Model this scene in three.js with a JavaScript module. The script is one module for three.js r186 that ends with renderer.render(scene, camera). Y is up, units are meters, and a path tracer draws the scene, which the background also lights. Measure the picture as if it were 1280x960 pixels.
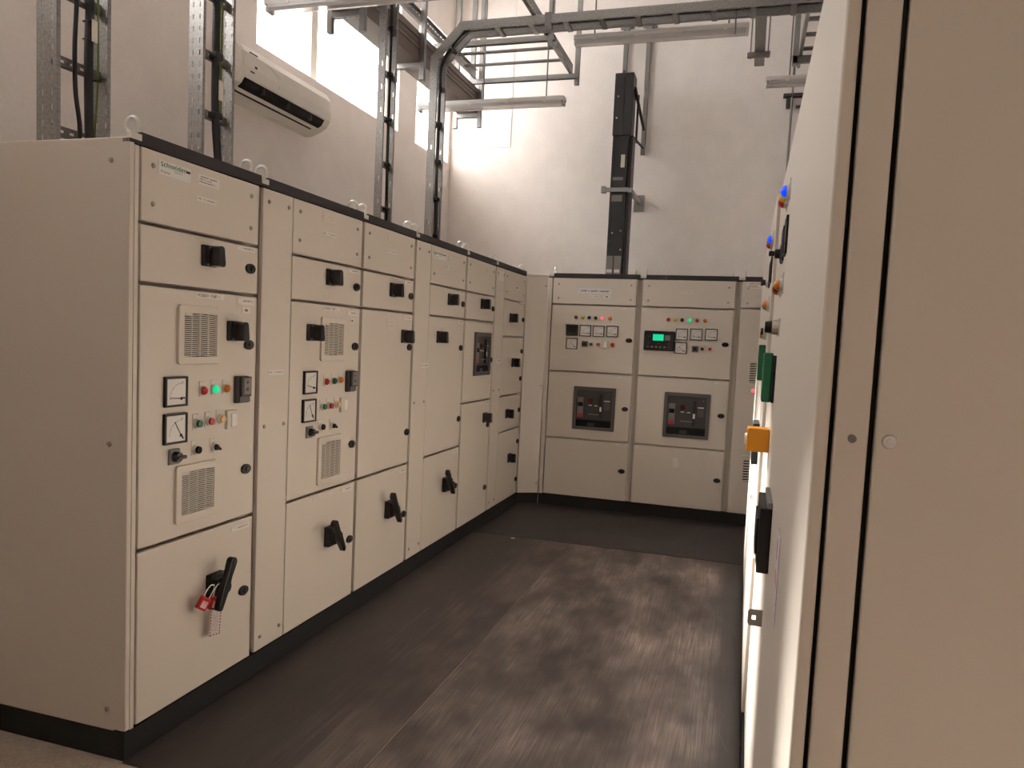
import * as THREE from 'three';
import { RoundedBoxGeometry } from 'three/addons/geometries/RoundedBoxGeometry.js';
import { mergeGeometries, mergeVertices } from 'three/addons/utils/BufferGeometryUtils.js';
import { createNoise2D } from 'simplex-noise';

// ------------------------------------------------------------------ camera, sky, sun, exposure
const scene = new THREE.Scene();
const camera = new THREE.PerspectiveCamera(53.2393, 1280 / 960, 0.02, 100);
camera.position.set(1.94634, 1.50464, 2.04535);
camera.rotation.set(-0.0748545, 0.2985755, 0.0462719, 'YXZ');
camera.setViewOffset(1280, 960, 4.944, -16.783, 1280, 960);
camera.updateProjectionMatrix();
scene.background = new THREE.Color().setRGB(1.0, 0.99, 0.985);
scene.backgroundIntensity = 11;
const sun = new THREE.DirectionalLight(new THREE.Color().setRGB(1, 0.97, 0.93), 55);
sun.position.set(-1.33 - 3.36 * 2, 3.41 + 3.0 * 2, -3.0 - 2.2 * 2);
sun.target.position.set(2.03, 0.41, -0.8);
sun.castShadow = true; sun.shadow.radius = 14; sun.shadow.mapSize.set(2048, 2048);
Object.assign(sun.shadow.camera, { left: -7, right: 7, top: 7, bottom: -7, near: 0.5, far: 30 });
scene.add(sun, sun.target);
const renderer = new THREE.WebGLRenderer({ antialias: true });
renderer.toneMapping = THREE.LinearToneMapping;
renderer.toneMappingExposure = 1.0;
renderer.shadowMap.enabled = true;

// ------------------------------------------------------------------ helpers
let seed = 7;
const rnd = () => { seed = (seed * 1664525 + 1013904223) >>> 0; return seed / 4294967296; };
const noise2 = createNoise2D(rnd);
const fbm = (x, y, o = 4) => { let s = 0, a = 0.5, t = 0; for (let i = 0; i < o; i++) { s += a * noise2(x, y); t += a; a *= 0.5; x *= 2.03; y *= 2.03; } return s / t; };
const PI = Math.PI;
const used = new Map();
function numbered(name) { const n = used.get(name) || 0; used.set(name, n + 1); return n ? `${name}_${String(n).padStart(3, '0')}` : name; }
function rgb(r, g, b) { return new THREE.Color(`rgb(${r},${g},${b})`); }
function mat(c, roughness = 0.6, metalness = 0, extra = {}) { return new THREE.MeshPhysicalMaterial({ color: c, roughness, metalness, ...extra }); }
// geometry pieces
const flat = g => { const n = g.index ? g.toNonIndexed() : g; for (const k of Object.keys(n.attributes)) if (!['position', 'normal', 'uv'].includes(k)) n.deleteAttribute(k); return n; };
function bx(x0, x1, y0, y1, z0, z1, r = 0) {
  const w = x1 - x0, h = y1 - y0, d = z1 - z0;
  const g = r ? new RoundedBoxGeometry(w, h, d, 2, Math.min(r, w / 2.01, h / 2.01, d / 2.01)) : new THREE.BoxGeometry(w, h, d);
  return flat(g.translate((x0 + x1) / 2, (y0 + y1) / 2, (z0 + z1) / 2));
}
function cb(w, h, d, x = 0, y = 0, z = 0, r = 0) { return bx(x - w / 2, x + w / 2, y - h / 2, y + h / 2, z - d / 2, z + d / 2, r); }
function cyl(r0, r1, h, axis, x = 0, y = 0, z = 0, seg = 20) {   // r0 at the far (+) end
  const g = new THREE.CylinderGeometry(r0, r1, h, seg);
  if (axis === 'x') g.rotateZ(-PI / 2); if (axis === 'z') g.rotateX(PI / 2);
  return flat(g.translate(x, y, z));
}
function tube(pts, r, seg = 40, rad = 8) { return flat(new THREE.TubeGeometry(new THREE.CatmullRomCurve3(pts.map(p => new THREE.Vector3(...p))), seg, r, rad)); }
function bar(a, b, r, rad = 8) {
  const A = new THREE.Vector3(...a), B = new THREE.Vector3(...b), d = B.clone().sub(A);
  const g = new THREE.CylinderGeometry(r, r, d.length(), rad);
  g.applyQuaternion(new THREE.Quaternion().setFromUnitVectors(new THREE.Vector3(0, 1, 0), d.clone().normalize()));
  return flat(g.translate(...A.add(B).multiplyScalar(0.5).toArray()));
}
function plate(pts, holes, depth, bevel = 0) {                   // polygon in x-y extruded along z
  const s = new THREE.Shape(pts.map(p => new THREE.Vector2(...p)));
  for (const h of holes) s.holes.push(new THREE.Path(h.map(p => new THREE.Vector2(...p))));
  return flat(new THREE.ExtrudeGeometry(s, { depth, bevelEnabled: bevel > 0, bevelSize: bevel, bevelThickness: bevel, bevelSegments: 2, curveSegments: 10 }));
}
function roundRect(x0, x1, y0, y1, r) {
  const s = new THREE.Shape(); s.moveTo(x0 + r, y0); s.lineTo(x1 - r, y0); s.absarc(x1 - r, y0 + r, r, -PI / 2, 0); s.lineTo(x1, y1 - r); s.absarc(x1 - r, y1 - r, r, 0, PI / 2);
  s.lineTo(x0 + r, y1); s.absarc(x0 + r, y1 - r, r, PI / 2, PI); s.lineTo(x0, y0 + r); s.absarc(x0 + r, y0 + r, r, PI, 1.5 * PI); return s;
}
const join = gs => Array.isArray(gs) ? (gs.length > 1 ? mergeGeometries(gs.map(flat)) : gs[0]) : gs;
function obj(name, gs, m, parent = scene, pos) {
  const o = new THREE.Mesh(join(gs), m);
  o.name = parent === scene ? numbered(name) : name;
  o.castShadow = o.receiveShadow = true;
  if (pos) o.position.set(...pos);
  parent.add(o); return o;
}
function thing(name, label, category, pos = [0, 0, 0], turn = 0, group) {
  const o = new THREE.Group(); o.name = numbered(name); scene.add(o); o.position.set(...pos); o.rotation.y = turn;
  o.userData = { label, category }; if (group) o.userData.group = group; return o;
}
function tag(o, label, category, group) { o.userData = { label, category }; if (group) o.userData.group = group; return o; }
function struct(o) { o.userData = { kind: 'structure' }; return o; }
function dataTex(w, h, fn, repeat, srgb = true) {
  const d = new Uint8Array(w * h * 4);
  for (let j = 0; j < h; j++) for (let i = 0; i < w; i++) { const c = fn(i / w, j / h, i, j); const k = (j * w + i) * 4; d[k] = c[0]; d[k + 1] = c[1]; d[k + 2] = c[2]; d[k + 3] = 255; }
  const t = new THREE.DataTexture(d, w, h); t.magFilter = THREE.LinearFilter; t.minFilter = THREE.LinearMipmapLinearFilter; t.generateMipmaps = true;
  t.wrapS = t.wrapT = THREE.RepeatWrapping; if (repeat) t.repeat.set(...repeat); if (srgb) t.colorSpace = THREE.SRGBColorSpace; t.needsUpdate = true; return t;
}
const cl = v => Math.max(0, Math.min(255, v));
function canvasTex(w, h, draw) {
  const c = document.createElement('canvas'); c.width = w; c.height = h; draw(c.getContext('2d'), w, h);
  const t = new THREE.CanvasTexture(c); t.colorSpace = THREE.SRGBColorSpace; return t;
}
function planeUV(geo, axU, axV, s = 1) {                          // uv in metres from two position axes
  const p = geo.attributes.position, uv = new Float32Array(p.count * 2);
  for (let i = 0; i < p.count; i++) { const a = [p.getX(i), p.getY(i), p.getZ(i)]; uv[2 * i] = a[axU] * s; uv[2 * i + 1] = a[axV] * s; }
  geo.setAttribute('uv', new THREE.BufferAttribute(uv, 2)); return geo;
}

// ------------------------------------------------------------------ materials
const wallTex = dataTex(512, 512, (u, v) => { const n = fbm(u * 6, v * 6, 5) * 5 + fbm(u * 60, v * 60, 2) * 3; return [cl(233 + n), cl(224 + n), cl(217 + n)]; });
const M = {
  wall: new THREE.MeshStandardMaterial({ map: wallTex, roughness: 0.75 }),
  ceiling: mat(rgb(238, 234, 230), 0.9),
  beige: mat(rgb(207, 196, 183), 0.42),
  black: mat(rgb(20, 19, 21), 0.55),
  gloss: mat(rgb(17, 17, 19), 0.28),
  gasket: mat(rgb(38, 33, 34), 0.6),
  plinth: mat(rgb(7, 7, 8), 0.75),
  hole: mat(rgb(12, 11, 11), 0.9),
  zinc: mat(rgb(196, 194, 190), 0.34, 0.85),
  ring: mat(rgb(214, 212, 204), 0.4, 0.35),
  screw: mat(rgb(165, 158, 148), 0.35, 0.8),
  clip: mat(rgb(205, 199, 188), 0.5),
  white: mat(rgb(226, 220, 214), 0.5),
  red: mat(rgb(176, 22, 30), 0.3), redDark: mat(rgb(95, 14, 30), 0.25), green: mat(rgb(14, 92, 62), 0.35), greenDark: mat(rgb(10, 70, 44), 0.3),
  amber: mat(rgb(205, 112, 14), 0.3), yellow: mat(rgb(214, 178, 40), 0.3), yellowPale: mat(rgb(214, 178, 112), 0.4), blueDark: mat(rgb(20, 28, 62), 0.25), darkLens: mat(rgb(26, 30, 30), 0.25),
  greenLit: mat(rgb(10, 150, 90), 0.3, 0, { emissive: new THREE.Color().setRGB(0.0, 0.75, 0.33), emissiveIntensity: 0.75 }),
  redLit: mat(rgb(220, 40, 50), 0.3, 0, { emissive: new THREE.Color().setRGB(1, 0.16, 0.2), emissiveIntensity: 1.0 }),
  blueLit: mat(rgb(10, 50, 230), 0.3, 0, { emissive: new THREE.Color().setRGB(0.0, 0.07, 0.9), emissiveIntensity: 0.9 }),
  lcd: mat(rgb(10, 160, 110), 0.4, 0, { emissive: new THREE.Color().setRGB(0.0, 0.7, 0.36), emissiveIntensity: 0.8 }),
  chrome: mat(rgb(210, 208, 204), 0.25, 0.9),
  greyPlastic: mat(rgb(120, 116, 112), 0.5), darkGrey: mat(rgb(58, 55, 55), 0.5), midGrey: mat(rgb(84, 80, 79), 0.5),
  orangeBox: mat(rgb(226, 146, 20), 0.35),
  greenBox: mat(rgb(22, 104, 66), 0.4),
  acWhite: mat(rgb(226, 219, 210), 0.3),
  lumBody: mat(rgb(208, 203, 198), 0.45),
  lumLens: mat(rgb(242, 238, 235), 0.25, 0, { transmission: 0.5, thickness: 0, ior: 1.4 }),
  bus: mat(rgb(42, 40, 40), 0.42, 0.15),
  trunk: mat(rgb(120, 108, 100), 0.5, 0.4),
  cable: mat(rgb(22, 20, 21), 0.5), earth: mat(rgb(92, 108, 34), 0.5),
  glass: new THREE.MeshPhysicalMaterial({ color: 0xffffff, roughness: 0, transmission: 1, thickness: 0, ior: 1.45 }),
  alu: mat(rgb(214, 205, 194), 0.45, 0.1),
};
{ // galvanised steel: spangle
  const t = dataTex(256, 256, (u, v, i, j) => { const n = fbm(u * 18, v * 18, 3) * 20 + (rnd() - 0.5) * 5; return [cl(152 + n), cl(150 + n), cl(147 + n)]; });
  M.galv = new THREE.MeshPhysicalMaterial({ map: t, roughness: 0.42, metalness: 0.75 });
  M.galvDull = new THREE.MeshPhysicalMaterial({ color: rgb(128, 124, 120), roughness: 0.5, metalness: 0.6 });
}
// rubber mats: dark sheet, with dust trodden in streaks along the walkway (x, z are metres in the room)
function matTexture(base, dust, amount, sd, x0, walk) {
  const W = 1024, H = 2048;
  return dataTex(W, H, (u, v) => {
    const x = x0 + u * 1.25, st = fbm(u * 170 + sd, v * 5 + sd, 3) * 0.5 + fbm(u * 430 + sd, v * 9, 2) * 0.5;
    const patch = fbm(u * 2.2 + sd * 3, v * 3.4 + sd, 4), blotch = fbm(u * 7 + sd, v * 10, 3);
    let d = amount * (0.6 + 0.6 * patch + 0.35 * blotch) * (0.75 + 0.8 * st);
    if (walk) { const e = fbm(u * 26 + sd, v * 2.5, 4) * 0.5 + fbm(u * 3 + sd, v * 6 + 4, 3) * 0.25, k = Math.min((x - 0.42) / 0.5, (1.93 - x) / 0.14) + e * 0.8; d *= k > 0.4 ? 1 : k > 0 ? 0.3 + 0.7 * k / 0.4 : 0.3; }   // ragged, streaky outline of the trodden dust
    d = Math.max(0, Math.min(1, d));
    return [0, 1, 2].map(k => cl(base[k] + (dust[k] - base[k]) * d + (rnd() - 0.5) * 7));
  });
}
function scratches(t, n, c, sd) {                                 // thin pale scrapes
  const d = t.image.data, W = t.image.width, H = t.image.height; let s = sd; const r = () => { s = (s * 1664525 + 1013904223) >>> 0; return s / 4294967296; };
  for (let k = 0; k < n; k++) { let x = r() * W, y = r() * H; const a = PI / 2 + (r() - 0.5) * 0.9, L = 10 + r() * 120, al = 0.15 + r() * 0.4; for (let i = 0; i < L; i++) { const X = (x | 0), Y = (y | 0); if (X >= 0 && X < W && Y >= 0 && Y < H) { const q = (Y * W + X) * 4; for (let j = 0; j < 3; j++) d[q + j] = d[q + j] * (1 - al) + c[j] * al; } x += Math.cos(a); y += Math.sin(a); } }
  t.needsUpdate = true; return t;
}
const dustC = [176, 158, 147];
M.matNear = new THREE.MeshStandardMaterial({ map: scratches(matTexture([50, 43, 42], dustC, 0.72, 3.1, 0.785, true), 200, [176, 158, 144], 11), roughness: 0.46 });
M.matLeft = new THREE.MeshStandardMaterial({ map: scratches(matTexture([50, 43, 42], dustC, 0.56, 9.7, 0.003, true), 220, [150, 136, 124], 23), roughness: 0.46 });
M.matFar = new THREE.MeshStandardMaterial({ map: scratches(matTexture([36, 32, 33], dustC, 0.2, 5.3, 0.006, false), 420, [140, 128, 120], 37), roughness: 0.5 });
M.wornEdge = mat(rgb(150, 132, 118), 0.8);
M.floor = new THREE.MeshStandardMaterial({ map: dataTex(512, 512, (u, v) => { const n = fbm(u * 90, v * 40, 3) * 20 + fbm(u * 8, v * 8, 3) * 8; return [cl(166 + n), cl(151 + n), cl(135 + n)]; }), roughness: 0.8 });

// ------------------------------------------------------------------ room shell
const WX = -1.328, WZ = -6.0, RX = 3.7, FZ = 5.2, CY = 5.3, SILL = 3.41, HEAD = 4.7;
struct(obj('floor', planeUV(bx(WX - 0.2, RX + 0.2, -0.2, 0, WZ - 0.2, FZ + 0.2), 0, 2), M.floor));
struct(obj('ceiling', bx(WX - 0.2, RX + 0.2, CY, CY + 0.2, WZ - 0.2, FZ + 0.2), M.ceiling));
const openings = [[-4.67, -2.49], [-5.93, -5.07], [-1.22, 1.45], [2.05, 2.35]];      // z ranges of the clerestory windows; the last two unseen, added for their light
{
  const gs = [bx(WX - 0.2, WX, 0, SILL, WZ, FZ), bx(WX - 0.2, WX, HEAD, CY, WZ, FZ)];
  const zs = [...openings].sort((a, b) => a[0] - b[0]); let z = WZ;
  for (const [a, b] of zs) { gs.push(bx(WX - 0.2, WX, SILL, HEAD, z, a)); z = b; }
  gs.push(bx(WX - 0.2, WX, SILL, HEAD, z, FZ));
  struct(obj('wall_left', planeUV(join(gs), 2, 1, 0.5), M.wall));
  const back = struct(obj('wall_back', planeUV(bx(WX - 0.2, RX + 0.2, 0, CY, WZ - 0.2, WZ), 0, 1, 0.5), M.wall));
  obj('plaster_panel', planeUV(bx(WX, -0.634, 3.575, CY, WZ, WZ + 0.006, 0.002), 0, 1, 0.5), M.wall, back);
  struct(obj('wall_right', planeUV(bx(RX, RX + 0.2, 0, CY, WZ, FZ), 2, 1, 0.5), M.wall));
  struct(obj('wall_front', planeUV(bx(WX - 0.2, RX + 0.2, 0, CY, FZ, FZ + 0.2), 0, 1, 0.5), M.wall));
  struct(obj('added_sunshade_1', bx(WX - 0.92, WX - 0.2, 4.75, 4.9, WZ - 0.6, FZ + 0.4), M.ceiling));       // unseen slab outside the windows, added to clip the sun patch
}
openings.forEach(([a, b], i) => {
  const w = new THREE.Group(); w.name = `window_${i + 1}`; scene.add(w); struct(w);  // third and fourth are unseen, added to brighten the room
  const x0 = WX - 0.17, x1 = WX - 0.12, f = 0.05, mull = i === 0 ? [-3.39, -3.3] : [(a + b) / 2 - 0.03, (a + b) / 2 + 0.03];
  const fr = obj('window_frame', [bx(x0, x1, SILL, SILL + f * 0.5, a, b), bx(x0, x1, HEAD - f, HEAD, a, b), bx(x0, x1, SILL, HEAD, a, a + f * 0.6), bx(x0, x1, SILL, HEAD, b - f * 0.6, b)], M.alu, w);
  if (i !== 1) obj('mullion', bx(x0, x1 + 0.03, SILL, HEAD, mull[0], mull[1], 0.004), M.alu, w);
  for (const [p, q] of i === 1 ? [[a + 0.03, b - 0.03]] : [[a + 0.03, mull[0]], [mull[1], b - 0.03]]) obj('pane', bx(x0 + 0.02, x0 + 0.026, SILL + 0.02, HEAD - 0.04, p, q), M.glass, w);
});
// rubber mats
function rubberMat(x0, x1, z0, z1, m, label, y1 = 0.006) {
  const g = bx(x0, x1, 0.0005, y1, z0, z1); const p = g.attributes.position, uv = new Float32Array(p.count * 2);
  for (let i = 0; i < p.count; i++) { uv[2 * i] = (p.getX(i) - x0) / 1.25; uv[2 * i + 1] = -p.getZ(i) / 3.6; }
  g.setAttribute('uv', new THREE.BufferAttribute(uv, 2));
  return tag(obj('rubber_mat', g, m), label, 'mat');
}
rubberMat(0.003, 0.782, -3.505, 0.012, M.matLeft, 'dark rubber mat strip running beside the left row of cabinets');
{ const m = scene.getObjectByName('rubber_mat'); obj('worn_edge', [bx(0.7795, 0.7825, 0.0055, 0.0068, -1.35, 0.01), bx(0.780, 0.7822, 0.0055, 0.0066, -3.1, -1.6)], M.wornEdge, m); }
rubberMat(0.785, 2.0215, -3.505, 0.012, M.matNear, 'dusty brown rubber mat in the middle of the aisle');
rubberMat(0.006, 2.0215, -4.77, -3.51, M.matFar, 'black rubber mat lying across the aisle before the end cabinets', 0.007);
tag(obj('paper_scrap', cb(0.03, 0.004, 0.02, 0.347, 0.0085, -3.444, 0.002), M.white), 'tiny white scrap lying on the rubber mat', 'scrap');

// ------------------------------------------------------------------ printed labels
function strokes(c, x, y, w, h, ink = '#6b625e') { // a line of print too small to read
  c.fillStyle = ink; let p = x; while (p < x + w) { const q = 2 + rnd() * h * 0.7; if (rnd() > 0.18) c.fillRect(p, y + rnd() * h * 0.25, Math.min(q, x + w - p), h * (0.55 + rnd() * 0.3)); p += q + 1.5 + rnd() * 2; }
}
const T = {};
const lab = (k, w, h, draw) => { T[k] = new THREE.MeshStandardMaterial({ map: canvasTex(w, h, (c) => { c.fillStyle = '#dcd4cc'; c.fillRect(0, 0, w, h); draw(c, w, h); }), roughness: 0.45 }); };
lab('logo', 512, 192, (c, w, h) => { c.fillStyle = '#d9d5cf'; c.fillRect(0, 0, w, h); c.fillStyle = '#0e5a3c'; c.font = 'bold 84px sans-serif'; c.fillText('Schneider', 30, 78); c.font = '38px sans-serif'; c.fillStyle = '#4d6a5e'; c.fillText('Electric', 250, 116); c.fillStyle = '#141414'; c.fillRect(432, 40, 72, 32); c.fillStyle = '#2e2c2c'; c.font = '46px sans-serif'; c.fillText('Prisma', 34, 158); });
lab('rating', 256, 96, (c, w) => { strokes(c, 16, 12, 210, 16); strokes(c, 16, 38, 150, 14); strokes(c, 16, 62, 200, 14); });
lab('strip', 256, 40, (c) => { strokes(c, 16, 12, 220, 14, '#8a8078'); });
lab('door', 256, 40, (c) => { strokes(c, 90, 10, 150, 16, '#8d857d'); c.strokeStyle = '#a39b92'; c.strokeRect(3, 3, 60, 34); });
lab('pumpA', 400, 48, (c) => { c.fillStyle = '#54504e'; c.font = 'bold 38px monospace'; c.fillText('PRIMARY PUMP-1', 24, 38); });
lab('pumpB', 400, 48, (c) => { c.fillStyle = '#54504e'; c.font = 'bold 38px monospace'; c.fillText('PRIMARY PUMP 2', 24, 38); });
lab('square', 64, 64, (c) => { c.fillStyle = '#6a6668'; c.beginPath(); c.arc(32, 32, 15, 0, 7); c.fill(); });
lab('title', 512, 80, (c) => { c.fillStyle = '#d2d0d0'; c.fillRect(0, 0, 512, 80); strokes(c, 40, 24, 90, 32, '#76727a'); strokes(c, 150, 24, 150, 32, '#76727a'); strokes(c, 325, 24, 150, 32, '#76727a'); });
lab('blank', 64, 64, () => {});
lab('faint', 128, 64, (c) => { c.fillStyle = '#d3c8ba'; c.fillRect(0, 0, 128, 64); strokes(c, 14, 12, 96, 12, '#bdb0a2'); strokes(c, 14, 34, 80, 12, '#bdb0a2'); });
lab('danger', 96, 256, (c, w, h) => { c.fillStyle = '#cbbfba'; c.fillRect(0, 0, w, h); c.fillStyle = '#8c1f26'; for (let i = 0; i < 9; i++) { c.fillRect(0, i * 30, 10, 16); c.fillRect(w - 10, i * 30 + 8, 10, 16); } for (let i = 0; i < 4; i++) c.fillRect(6 + i * 26, h - 14, 12, 14); for (let i = 0; i < 9; i++) strokes(c, 20, 26 + i * 22, 56, 8, '#7d5f60'); });
lab('lockLabel', 64, 64, (c) => { c.fillStyle = '#d8b8b4'; c.fillRect(0, 0, 64, 64); strokes(c, 8, 12, 46, 10, '#a0484a'); strokes(c, 8, 34, 40, 8, '#a0484a'); });
lab('sticker', 128, 256, (c, w, h) => { c.fillStyle = '#d8cfd6'; c.fillRect(0, 0, w, h); c.fillStyle = '#b0567c'; c.fillRect(14, 30, 40, 60); c.fillStyle = '#c98a98'; c.fillRect(10, 120, 90, 40); for (let i = 0; i < 5; i++) strokes(c, 14, 170 + i * 16, 96, 7, '#8c7a98'); });
function meterFace(kind) {
  return new THREE.MeshStandardMaterial({ map: canvasTex(256, 256, (c) => {
    c.fillStyle = '#d9d3cd'; c.fillRect(0, 0, 256, 256); c.strokeStyle = '#5a5654'; c.fillStyle = '#5a5654';
    const cx = 196, cy = 196, R = 150; c.lineWidth = 3; c.beginPath(); c.arc(cx, cy, R, PI, 1.5 * PI); c.stroke();
    for (let i = 0; i <= 20; i++) { const a = PI + i / 20 * PI / 2, l = i % 5 ? 8 : 16; c.lineWidth = i % 5 ? 1.5 : 3; c.beginPath(); c.moveTo(cx + R * Math.cos(a), cy + R * Math.sin(a)); c.lineTo(cx + (R - l) * Math.cos(a), cy + (R - l) * Math.sin(a)); c.stroke(); }
    c.font = 'bold 34px sans-serif'; c.fillText(kind, 198, 50);
    if (kind === 'A') { c.strokeStyle = '#a03438'; c.lineWidth = 3; c.beginPath(); c.moveTo(cx, cy); c.lineTo(60, 178); c.stroke(); }
  }), roughness: 0.25 });
}
M.faceA = meterFace('A'); M.faceV = meterFace('V');
const stickGeo = {};
function sticker(parent, k, x, y, w, h, z = 0, turn = 0) {
  const key = w.toFixed(3) + h.toFixed(3);
  const g = stickGeo[key] || (stickGeo[key] = flat(new THREE.BoxGeometry(w, h, 0.0014)));
  const o = obj('label_plate', g, T[k], parent, [x, y, z + 0.0008]); o.rotation.z = turn; return o;
}

// ------------------------------------------------------------------ cabinet fittings (local frame: x to the right of the front, y up, z out of the front)
const G = {};
G.screw = join([cyl(0.0075, 0.009, 0.005, 'z', 0, 0, 0.0025, 12), cyl(0.004, 0.004, 0.002, 'z', 0, 0, 0.0055, 6)]);
{ const s = new THREE.Shape(); s.absellipse(0, 0, 0.027, 0.018, 0, PI * 2); G.latch = flat(new THREE.ExtrudeGeometry(s, { depth: 0.006, bevelEnabled: true, bevelSize: 0.002, bevelThickness: 0.004, bevelSegments: 2, curveSegments: 16 })); }
G.latchKey = join([cyl(0.010, 0.012, 0.006, 'z', 0.002, 0, 0.011, 16), cb(0.014, 0.003, 0.003, 0.002, 0, 0.0145)]);
G.swPlate = join([cb(0.078, 0.078, 0.012, 0, 0, 0.006, 0.004), cb(0.07, 0.07, 0.004, 0, 0, 0.013, 0.002), cyl(0.028, 0.031, 0.014, 'z', 0, 0, 0.02, 24)]);
{ const s = new THREE.Shape(); s.moveTo(-0.016, -0.034); s.lineTo(0.012, -0.036); s.quadraticCurveTo(0.02, -0.034, 0.018, -0.02); s.lineTo(0.012, 0.026); s.quadraticCurveTo(0.008, 0.036, -0.004, 0.034); s.quadraticCurveTo(-0.016, 0.03, -0.016, 0.016); s.closePath();
  G.swKnob = flat(new THREE.ExtrudeGeometry(s, { depth: 0.036, bevelEnabled: true, bevelSize: 0.003, bevelThickness: 0.003, bevelSegments: 2, curveSegments: 8 }).translate(0, 0, 0.026)); }
G.swMark = join([cb(0.012, 0.012, 0.0012, -0.008, 0.03, 0.0156), cb(0.012, 0.008, 0.0012, -0.016, -0.032, 0.0156)]);
function rotarySwitch(u, x, y, turn = 0) {
  const p = obj('rotary_switch', G.swPlate, M.black, u, [x, y, 0]);
  const k = obj('switch_knob', G.swKnob, M.gloss, p); k.rotation.z = turn;
  obj('position_mark', G.swMark, M.greyPlastic, p); return p;
}
function leverSwitch(u, x, y, top, bottom) {                      // long lever standing off a square base
  const p = obj('lever_switch', [cb(0.086, 0.1, 0.03, 0, 0, 0.015, 0.004), cb(0.066, 0.075, 0.02, 0, 0, 0.04, 0.004), cyl(0.024, 0.026, 0.03, 'z', 0, 0, 0.055, 20)], M.black, u, [x, y, 0]);
  const [tx, ty] = top, [bx_, by] = bottom, dx = bx_ - tx, dy = by - ty, L = Math.hypot(dx, dy);
  const s = new THREE.Shape(); s.absarc(0, 0, 0.017, 0, PI); s.lineTo(-0.012, -L * 0.3); s.lineTo(-0.016, -L * 0.6); s.lineTo(-0.010, -L); s.absarc(0, -L, 0.010, PI, 2 * PI); s.lineTo(0.016, -L * 0.6); s.lineTo(0.012, -L * 0.3); s.closePath();
  const g = new THREE.ExtrudeGeometry(s, { depth: 0.018, bevelEnabled: true, bevelSize: 0.003, bevelThickness: 0.004, bevelSegments: 2, curveSegments: 10 });
  g.rotateZ(Math.atan2(dx, -dy)).translate(tx - x, ty - y, 0.064);
  obj('lever', flat(g), M.gloss, p);
  obj('lever_pin', cyl(0.009, 0.009, 0.004, 'z', tx - x, ty - y, 0.088, 16), M.darkGrey, p); return p;
}
G.bez = (() => { const s = roundRect(-0.052, 0.052, -0.05, 0.05, 0.002); s.holes.push(new THREE.Path([[-0.045, -0.043], [0.045, -0.043], [0.045, 0.043], [-0.045, 0.043]].map(p => new THREE.Vector2(...p)))); return flat(new THREE.ExtrudeGeometry(s, { depth: 0.012, bevelEnabled: false })); })();
G.face = flat(new THREE.PlaneGeometry(0.09, 0.086).translate(0, 0, 0));
G.facePlate = (() => { const g = new THREE.BoxGeometry(0.0902, 0.0862, 0.004); return flat(g); })();
function meter(u, x, y, kind = 'A', angle = 0.1, s = 1) {
  const p = obj('panel_meter', G.bez, M.black, u, [x, y, 0]); p.scale.set(s, s, 1);
  obj('dial_face', G.facePlate, kind === 'A' ? M.faceA : M.faceV, p, [0, 0, 0.006]);
  const n = obj('needle', [cb(0.054, 0.0022, 0.001, -0.027, 0, 0), cb(0.02, 0.005, 0.001, 0.006, 0.002, 0), cyl(0.005, 0.005, 0.002, 'z', 0, 0, 0, 12)], M.hole, p, [0.0236, -0.0236, 0.0095]); n.rotation.z = -angle; return p;
}
G.lampBase = join([cb(0.03, 0.058, 0.003, 0, 0.006, 0.0015, 0.001), cyl(0.0175, 0.018, 0.008, 'z', 0, 0, 0.006, 20)]);
G.lens = flat(new THREE.SphereGeometry(0.0165, 20, 10, 0, PI * 2, 0, PI / 2).rotateX(PI / 2).scale(1, 1, 1.0).translate(0, 0, 0.012));
function lamp(u, x, y, m) { const p = obj('indicator_lamp', G.lampBase, M.clip, u, [x, y, 0]); obj('lens', G.lens, m, p, [0, 0, -0.003]); return p; }
G.btnCap = join([cyl(0.0135, 0.0145, 0.014, 'z', 0, 0, 0.017, 20)]);
G.btnRing = join([cyl(0.0175, 0.0185, 0.013, 'z', 0, 0, 0.0085, 20), cb(0.032, 0.058, 0.003, -0.003, 0.007, 0.0015, 0.001)]);
function button(u, x, y, m) { const p = obj('push_button', G.btnRing, M.clip, u, [x, y, 0]); obj('button_cap', G.btnCap, m, p); return p; }
G.selBase = join([cb(0.056, 0.056, 0.006, 0, 0, 0.003, 0.002), cb(0.05, 0.05, 0.004, 0, 0, 0.008, 0.002)]);
G.selKnob = join([cyl(0.017, 0.02, 0.02, 'z', 0, 0, 0.02, 20), cb(0.044, 0.013, 0.014, 0.004, 0, 0.034, 0.004)]);
function camSwitch(u, x, y, turn = 0) { const p = obj('selector_switch', G.selBase, M.greyPlastic, u, [x, y, 0]); const k = obj('selector_knob', G.selKnob, M.gloss, p); k.rotation.z = turn; return p; }
G.miniKnob = join([cyl(0.011, 0.013, 0.012, 'z', 0, 0, 0.018, 16), cb(0.008, 0.03, 0.012, 0, 0, 0.028, 0.003)]);
function miniSelector(u, x, y, turn) { const p = obj('selector_switch', G.btnRing, M.clip, u, [x, y, 0]); const k = obj('selector_knob', G.miniKnob, M.black, p); k.rotation.z = turn; return p; }
function relay(u, x, y) {
  const p = obj('protection_relay', [cb(0.076, 0.108, 0.02, 0, 0, 0.01, 0.004), cb(0.064, 0.08, 0.014, 0.006, 0.012, 0.025, 0.003)], M.darkGrey, u, [x, y, 0]);
  obj('viewing_window', cb(0.044, 0.066, 0.003, 0.008, 0.014, 0.0325), M.greyPlastic, p);
  obj('setting_dial', [cyl(0.008, 0.008, 0.003, 'z', 0.008, 0.002, 0.035, 14), cyl(0.006, 0.006, 0.003, 'z', 0.008, 0.03, 0.035, 14)], M.midGrey, p);
  obj('front_cover', cb(0.066, 0.026, 0.008, 0.003, -0.038, 0.023, 0.002), M.midGrey, p); return p;
}
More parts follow.
